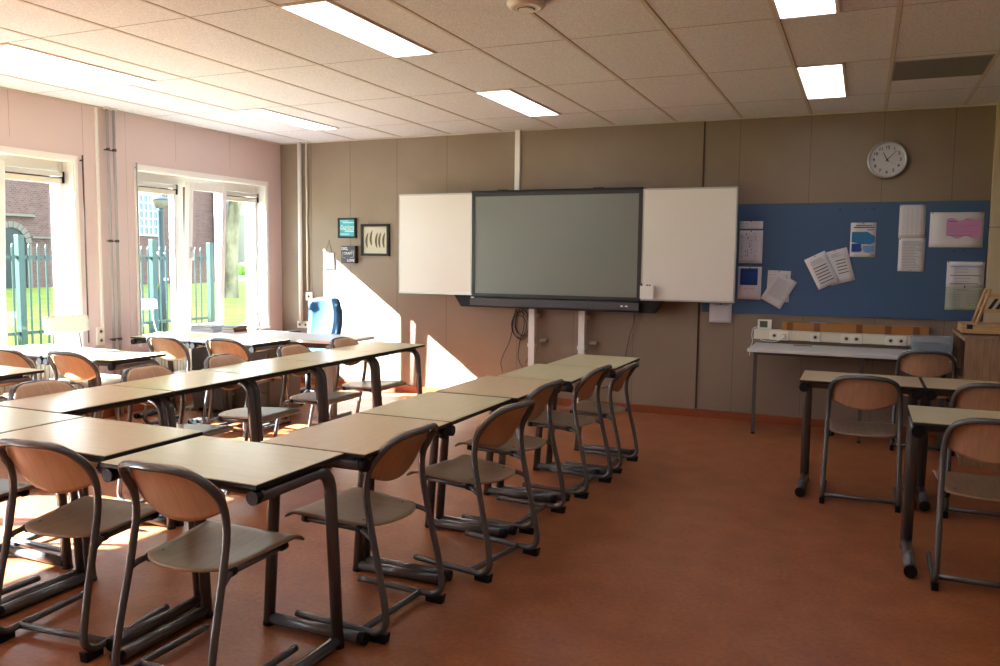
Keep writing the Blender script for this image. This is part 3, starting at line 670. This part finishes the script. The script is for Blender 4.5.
chair(1.50, -2.68, 2, 'chair with half sunlit back in front of the book desk, right one', gG)
gR = 'chairs in the right-hand desk group'
chair(6.375, -2.575, 0, 'student chair at the desk below the blue board, seen from behind', gR)
chair(7.055, -2.575, 0, 'student chair at the second right desk, partly hidden by the nearest one', gR)
chair(6.915, -3.82, 0, 'student chair at the nearest desk at the right edge', gR)
chair(6.82, -.76, 0, 'student chair pushed under the white wall table by the bookcase', gR)

# ------------------------------------------------------------------ student desk
def make_desk(lm, R=.0235, xo=.325):
    root = empty('student_desk')
    top = MB().m(m_edge).box(-.348, .348, -.248, .248, .741, .757, .004); top.m(lm).box(-.3465, .3465, -.2465, .2465, .757, .760)
    top.build('tabletop', parent=root)
    for s_ in (-1, 1):
        x = s_*xo
        f = mb(m_tube).tube(fillet([(x, -.225, .7115), (x, .185, .7115), (x, .232, .010)], .085), R, 14)
        f.tube([(x, .215, R+.004), (x, -.215, R+.004)], R, 14)
        fr = f.build('side_frame', parent=root)
        mb(m_black).tube([(x, -.214, .7115), (x, -.243, .7115)], [R+.002, R+.001], 14).build('end_cap', parent=fr)
        mb(m_black).tube([(x, -.204, R+.004), (x, -.235, R+.004)], [R+.002, R+.001], 14).build('end_cap', parent=fr)
        mb(m_black).lathe([(R+.0015, 0), (R+.0015, .014)], x, .2325, 14).build('foot_cap', parent=fr)
        mb(m_black).box(x-.018, x+.018, -.20, .10, .728, .741).build('top_spacer', parent=fr)
    mb(m_tube).box(-.295, .295, -.16, -.13, .70, .741, .003).build('front_rail', parent=root)
    mb(m_tube).box(-.295, .295, .09, .12, .70, .741, .003).build('rear_rail', parent=root)
    return root
protos = {}
def desk(x, y, deg, label, group, lm=m_lam, big=False):
    key = (lm.name, big)
    if key not in protos: o = protos[key] = make_desk(lm, *((.029, .320) if big else ()))
    else: o = copy_tree(protos[key])
    o.location = (x, y, 0); o.rotation_euler = (0, 0, math.radians(deg)); tag(o, label, 'desk', group)
g_ = 'desks of the long centre row'
desk(4.405, -5.05, 90, 'beige desk of the centre row nearest the camera', g_, m_lam2)
desk(4.405, -4.335, 90, 'second desk from the camera in the centre row, pale yellowish top', g_)
desk(4.43, -3.61, 90, 'middle desk of the five in the centre row', g_, m_lam2)
desk(4.49, -2.895, 90, 'fourth desk from the camera in the centre row', g_)
desk(4.56, -2.185, 90, 'farthest desk of the centre row, under the display', g_)
g_ = 'desks of the near cross row'
desk(4.22, -5.66, 0, 'corner desk nearest the camera with a pale yellowish top', g_)
desk(3.465, -5.59, 0, 'desk left of the nearest corner desk, beige top', g_, m_lam2)
desk(2.75, -5.585, 0, 'foreground desk cut off at the left edge', g_)
g_ = 'desks of the second row'
for y, lab in ((-4.97, 'nearest desk of the second row, joining the cross row'), (-4.262, 'second desk from the camera in the second row'), (-3.554, 'third desk from the camera in the second row'), (-2.846, 'fourth desk from the camera in the second row'), (-2.138, 'farthest desk of the second row, nearest the back wall')):
    desk(2.675, y, -90, lab, g_, m_lam2 if y in (-4.97, -4.262) else m_lam)
g_ = 'desks by the windows'
desk(1.22, -4.60, 0, 'desk by the left window whose corner tip shows at the left edge', g_)
desk(.515, -4.60, 0, 'desk against the window wall beyond the left edge', g_)
desk(1.215, -3.585, 0, 'sunlit desk left of the wall pipes, right one of the pair', g_)
desk(.50, -3.585, 0, 'sunlit desk at the left window, left one of the pair', g_)
desk(1.32, -2.245, 0, 'sunlit desk in front of the teacher desk, right one of the pair', g_)
desk(.615, -2.245, 0, 'sunlit desk under the second window, left one of the pair', g_)
g_ = 'desks on the right'
desk(6.345, -2.25, 0, 'right-hand desk with one free end below the blue board', g_, m_lam2, True)
desk(7.06, -2.24, 0, 'right-hand desk in front of the oak bookcase', g_, m_lam2, True)
desk(6.925, -3.47, 0, 'nearest right-hand desk at the right edge', g_, m_lam, True)

# ------------------------------------------------------------------ teacher desk and things
T = empty('teacher_desk', (1.27, -1.69, 0)); tag(T, 'wide sunlit teacher desk below the window by the back corner', 'desk')
mb(m_ttop).box(-.9, .9, -.29, .29, .735, .76, .004).build('desktop', parent=T)
for x in (-.86, .62):
    lg = mb(m_lgrey).box(x-.04, x+.04, -.03, .03, .04, .70, .004).build('column_leg', parent=T)
    mb(m_lgrey).box(x-.04, x+.04, -.27, .27, 0, .04, .008).build('foot', parent=lg)
    mb(m_gap).box(x-.03, x+.03, -.26, .26, .70, .735).build('arm', parent=lg)
mb(m_gap).box(-.86, .62, -.02, .02, .66, .70).build('cross_beam', parent=T)
P = empty('drawer_pedestal', (.92, -1.72, 0)); tag(P, 'grey metal drawer cabinet under the teacher desk', 'cabinet')
mb(m_greyp).box(-.46, .46, -.22, .24, .04, .64, .004).build('carcass', parent=P)
for k in range(3): 
    d_ = mb(m_greyp).box(-.45, .45, -.235, -.222, .06+.19*k, .235+.19*k, .002).build('drawer', parent=P); mb(m_lgrey).box(-.06, .06, -.25, -.235, .20+.19*k, .212+.19*k).build('handle', parent=d_)
for x in (-.4, .4):
    for y in (-.18, .2): mb(m_black).tube([(x-.012, y, .02), (x+.012, y, .02)], .02, 12).build('castor', parent=P)
# books and papers on the teacher desk
bk_ = [('white_book', m_white, .30, .21, .014), ('blue_book', m_lblue, .27, .2, .02), ('white_book', m_white, .28, .2, .012), ('teal_book', m_teal, .26, .19, .016)]
labs = ['lowest white book of the left pile on the teacher desk', 'light blue book second from the bottom of the left pile', 'white book just below the teal one in the left pile', 'teal book on top of the left pile on the teacher desk']
z = .76
for k, (nm, mt_, wx, wy, h) in enumerate(bk_):
    o = MB().m(mt_).box(-wx/2, wx/2, -wy/2, wy/2, 0, .002).box(-wx/2, wx/2, -wy/2, wy/2, h-.002, h).box(-wx/2, wx/2, wy/2-.002, wy/2, .002, h-.002); o.m(m_paper).box(-wx/2+.004, wx/2-.004, -wy/2+.004, wy/2-.002, .002, h-.002)
    ob = o.build(nm); ob.location = (.50, -1.75, z); ob.rotation_euler = (0, 0, .1*math.sin(k*2.3)); tag(ob, labs[k], 'book', 'books piled on the teacher desk'); z += h
z = .76
for k, (mt_, wx, h, lab) in enumerate([(m_white, .17, .012, 'thin pale book at the bottom of the right pile'), (m_red, .16, .024, 'red book in the right pile on the teacher desk'), (m_yellow, .15, .02, 'yellow book in the right pile on the teacher desk'), (mat('green_cover', '3A5E48', .5), .18, .012, 'green book on top of the right pile on the teacher desk')]):
    o = MB().m(mt_).box(-wx/2, wx/2, -.09, .09, 0, .002).box(-wx/2, wx/2, -.09, .09, h-.002, h).box(wx/2-.002, wx/2, -.09, .09, .002, h-.002); o.m(m_paper).box(-wx/2+.003, wx/2-.002, -.086, .086, .002, h-.002)
    ob = o.build(['pale_book', 'red_book', 'yellow_book', 'green_book'][k]); ob.location = (.80, -1.73, z); ob.rotation_euler = (0, 0, .12*math.cos(k*2)); tag(ob, lab, 'book', 'books piled on the teacher desk'); z += h
# wire ornament
t = empty('wire_ornament', (.80, -1.47, .76)); tag(t, 'curly gold wire ornament standing on the teacher desk by the window', 'ornament')
mb(m_gold).lathe([(.035, 0), (.035, .006), (.01, .01)], .03, 0, 16).build('base', parent=t)
o = mb(m_gold).tube([(-.03+.033*math.cos(q), 0, .155+.033*math.sin(q)) for q in [i*2*PI/20 for i in range(20)]], .0055, 6, closed=True)
o.tube(smooth_path([(-.02, 0, .19), (.01, 0, .205), (.05, 0, .18), (.075, 0, .12), (.08, 0, .06), (.06, 0, .01)]), .0055, 6)
o.tube(smooth_path([(-.0, 0, .17), (.03, 0, .16), (.04, 0, .10), (.055, 0, .05), (.05, 0, .0)]), .005, 6)
for k in range(5): o.tube([(.045+.022*math.cos(q)+.006*k, .002*k, .165-.03*k+.018*math.sin(q)) for q in [i*2*PI/14 for i in range(14)]], .0035, 5, closed=True)
o.build('wire_loops', parent=t)
# office chair
O = empty('office_chair', (1.09, -.97, 0), math.radians(-14)); tag(O, 'blue upholstered office chair with black armrests behind the teacher desk', 'chair')
mb(m_bluefab).box(-.24, .24, -.24, .24, .47, .55, .03).build('seat', parent=O)
def ob_(u, v):
    s_ = u*2-1; z_ = .60+.46*v; hw = .235*(1-.12*v**3)-.02*(1-v)
    return Vector((s_*hw, .20-.03*(1-s_*s_)*-1-.05*s_*s_+.05*math.sin(v*PI*.8), z_+.0*s_-.05*(abs(s_)**4)*(v > .8)*v))
mb(m_bluefab).grid(ob_, 12, 12, .05).build('backrest', parent=O)
def ob2(u, v): q = ob_(u, v); return Vector((q.x*.98, q.y+.060, q.z))
mb(m_black).grid(ob2, 12, 12, .018).build('back_shell', parent=O)
mb(m_black).tube(smooth_path([(0, .1, .47), (0, .27, .45), (0, .31, .55), (0, .29, .8)]), .022, 8).build('back_post', parent=O)
mb(m_black).lathe([(.03, .09), (.03, .3), (.02, .3), (.02, .47)], 0, 0, 14).build('gas_lift', parent=O)
bs = mb(m_black)
for k in range(5):
    q = k*2*PI/5+.3; bs.tube([(0, 0, .10), (.29*math.cos(q), .29*math.sin(q), .075)], [.03, .018], 8)
bs_ = bs.build('star_base', parent=O)
for k in range(5):
    q = k*2*PI/5+.3; x, y = .29*math.cos(q), .29*math.sin(q); mb(m_black).tube([(x-.02, y, .028), (x+.02, y, .028)], .028, 14).tube([(x, y, .028), (x, y, .075)], .01, 8).build('castor', parent=bs_)
for s_ in (-1, 1):
    am = mb(m_black).tube(smooth_path([(s_*.18, 0, .47), (s_*.29, 0, .48), (s_*.30, .02, .6), (s_*.29, .0, .69)]), .014, 8).build('arm_support', parent=O)
    mb(m_black).box(s_*.29-.035, s_*.29+.035, -.13, .12, .69, .715, .01).build('arm_pad', parent=am)

# white chairs: one inside, one added outside in place of a supposed glass reflection
def white_chair(loc, rz, label, zb=.84):
    t = empty('white_chair', loc, rz); tag(t, label, 'chair', 'white plastic chairs with wire legs')
    mb(m_white).grid(lambda u, v: Vector(((u-.5)*.42, -.20-.03*(1-(2*u-1)**2)-.02*v, zb+.15*v-.015*abs(2*u-1)**6*(1 if v > .5 else -1))), 14, 6, .016).build('back_panel', parent=t)
    mb(m_white).grid(lambda u, v: Vector(((u-.5)*.40, .20-.38*v, .455+.02*(2*u-1)**2-.02*(v < .1))), 10, 10, .014).build('seat', parent=t)
    for x in (-1, 1):
        mb(m_lgrey).tube(smooth_path([(x*.17, .16, 0), (x*.15, .14, .44), (x*.15, -.10, .44), (x*.14, -.19, .60), (x*.12, -.225, zb+.05)], 4), .008, 8).build('side_wire', parent=t)
        mb(m_lgrey).tube([(x*.15, -.12, .44), (x*.19, -.20, 0)], .008, 8).build('rear_leg', parent=t)
    return t
white_chair((.50, -3.16, 0), math.radians(-90), 'white plastic chair standing in the sun at the left window')
white_chair((-2.8, .76, -.1), math.radians(-90), 'white chair added outside in place of a supposed reflection in the second window', .82)

# ------------------------------------------------------------------ outside
gz = -.1
gm = mb(m_grass)
gv = [(-.3, -.3), (-.3, -.1), (-6, -.1), (-19, .28), (-90, .28), (-90, -.3)]
gm.prism(gv, 'y', -60, 90); st(gm.build('ground'))
st(mb(mat('paving', '6E6862', .8)).box(-3.9, -.3, -30, 12, gz-.1, gz+.01).build('terrace'))
# fence panels of pickets
def fence(y0, y1, label):
    t = empty('picket_fence', (-5.5, y0, gz)); tag(t, label, 'fence', 'green metal fence panels')
    for z_ in (.35, 1.52): mb(m_green).box(-.02, .02, 0, y1-y0-.055, z_, z_+.05).build('rail', parent=t)
    n = int((y1-y0-.12)/.145)
    for k in range(n):
        y = .14+k*.145; mb(m_green).prism([(y-.016, .08), (y+.016, .08), (y+.016, 1.70), (y, 1.75), (y-.016, 1.70)], 'x', .02, .032).build('picket', parent=t)
    mb(m_green).box(-.05, .05, -.05, .05, 0, 1.88, .006).build('post', parent=t)
fb = [-9.7, -7.1, -4.5, -1.9, .7, 3.3, 4.68]
for k in range(6): fence(fb[k], fb[k+1], ['green fence panel farthest left, beyond the windows off the edge', 'green fence panel left of the view through the windows', 'green fence panel outside the wall left of the first window view', 'green fence panel ending at the thick post in the left window', 'green fence panel behind the lamp post seen between both windows', 'green fence panel seen through the tilted sash'][k])
o = mb(m_green).box(-5.55, -5.45, 4.69, 4.79, gz, gz+1.85, .006).build('fence_post'); tag(o, 'thick green end post of the fence beside the tree trunk', 'fence post')
# street lamp
t = empty('street_lamp', (-6.5, 4.48, gz)); tag(t, 'blue-grey lamp post with a cone shaped glass head outside the window', 'street lamp')
mb(m_lampost).lathe([(.09, 0), (.09, .9), (.065, 1.0), (.05, 2.45), (.08, 2.49), (.05, 2.52)], 0, 0, 16).build('pole', parent=t)
mb(m_stone).lathe([(.07, 2.52), (.18, 2.66), (.185, 2.68)], 0, 0, 20).build('glass_cone', parent=t)
mb(m_lampost).lathe([(.195, 2.68), (.16, 2.72), (.04, 2.77), (.015, 2.8)], 0, 0, 20).build('cap', parent=t)
mb(m_white).box(-.11, .11, -.01, .01, 1.62, 1.66).box(.10, .115, -.05, .05, 1.1, 1.14).build('band', parent=t)
# brick church
Cc = empty('church', (-21, 0, gz)); tag(Cc, 'brown brick church building with an arched door beyond the fence', 'building')
cw = mb(m_brick)
cw.box(-6, 0, -8, 22.3, 0, 11)
for y in (14.2, 16.2, 19.6, 21.6): cw.box(0, .45, y, y+.45, 0, 8)
cw.build('brick_wall', parent=Cc)
mb(m_gap).prism([(-8.3, 11), (22.6, 11), (22.6, 11.2), (-8.3, 11.2)], 'x', -6.5, .4).build('roof_edge', parent=Cc)
ar = mb(m_stone)
for k in range(11):
    q0, q1 = PI*k/11, PI*(k+1)/11-.03
    ar.prism([(11.75-r_*math.cos(q), 1.95+r_*math.sin(q)) for r_, q in ((.56, q0), (.78, q0), (.78, q1), (.56, q1))], 'x', .0, .08)
ar.box(0, .08, 10.99, 11.17, 0, 1.95).box(0, .08, 12.33, 12.51, 0, 1.95)
ar.prism([(10.6, 3.0), (12.6, 3.0), (12.7, 2.9), (10.5, 2.9)], 'x', 0, .15).box(0, .12, 12.55, 14.1, 2.15, 2.22)
ar.build('door_arch', parent=Cc)
dr = mb(mat('dark_green_door', '12241F', .5)).prism([(11.19, 0), (12.31, 0)]+[(11.75+.56*math.cos(PI*k/12), 1.95+.56*math.sin(PI*k/12)) for k in range(13)], 'x', .0, .04).build('door_leaf', parent=Cc)
for (wy, wz, ww, wh) in ((16.9, 2.45, 1.45, 2.6),):
    wi = mb(m_white).box(0, .06, wy-.06, wy+ww+.06, wz-.06, wz).box(0, .06, wy-.06, wy+ww+.06, wz+wh, wz+wh+.06).box(0, .06, wy-.06, wy, wz, wz+wh).box(0, .06, wy+ww, wy+ww+.06, wz, wz+wh)
    for k in range(1, 6): wi.box(0, .05, wy+ww*k/6-.02, wy+ww*k/6+.02, wz, wz+wh)
    for k in range(1, 8): wi.box(0, .05, wy, wy+ww, wz+wh*k/8-.02, wz+wh*k/8+.02)
    wo = wi.build('window_grid', parent=Cc); mb(mat('church_glass', '5A6A78', .3)).box(.005, .02, wy, wy+ww, wz, wz+wh).build('window_glass', parent=wo)
# plane tree
t = empty('plane_tree', (-13, 13.72, gz)); tag(t, 'leaning plane tree with mottled bark on the grass outside', 'tree')
mb(m_bark).tube(smooth_path([(0, .05, 0), (0, .05, .8), (0, .08, 1.8), (0, .2, 2.8), (.1, .4, 4.2), (.2, .7, 6)]), [.25-.002*k for k in range(31)], 12).tube(smooth_path([(0, .3, 3.2), (.2, -.3, 4.3), (.3, -.9, 6)]), .14, 8).build('trunk', parent=t)
lv = mb(m_leaf)
for k in range(26): lv.blob((random.uniform(-2.6, 2.6), random.uniform(-2.4, 3), random.uniform(6, 9)), random.uniform(.5, 1.0), 2, .35)
lv.build('crown', parent=t)
# house and hedge
Hh = empty('white_house', (-42, 40, gz)); tag(Hh, 'white rendered house far behind the tree', 'building')
mb(m_house).box(-8, 0, 2, 22, 0, 9).box(0, 2.5, 7, 14, 0, 5).build('walls', parent=Hh)
mb(m_gap).prism([(1.5, 9), (22.5, 9), (12, 13)], 'x', -8.5, .5).build('roof', parent=Hh)
for y in (3.5, 5.6, 15.5, 18.5):
    for z_ in (1.2, 4.6): 
        wf = mb(m_lgrey).box(0, .06, y, y+1.3, z_, z_+1.8).build('window', parent=Hh); mb(m_wing).box(.06, .08, y+.1, y+1.2, z_+.1, z_+1.7).build('pane', parent=wf)
o = mb(m_leaf)
for k in range(30): o.blob((-30+random.uniform(-.4, .4), 26+k*.9, gz+.55), .7, 2, .25)
tag(o.build('hedge'), 'low clipped hedge in front of the white house', 'hedge')
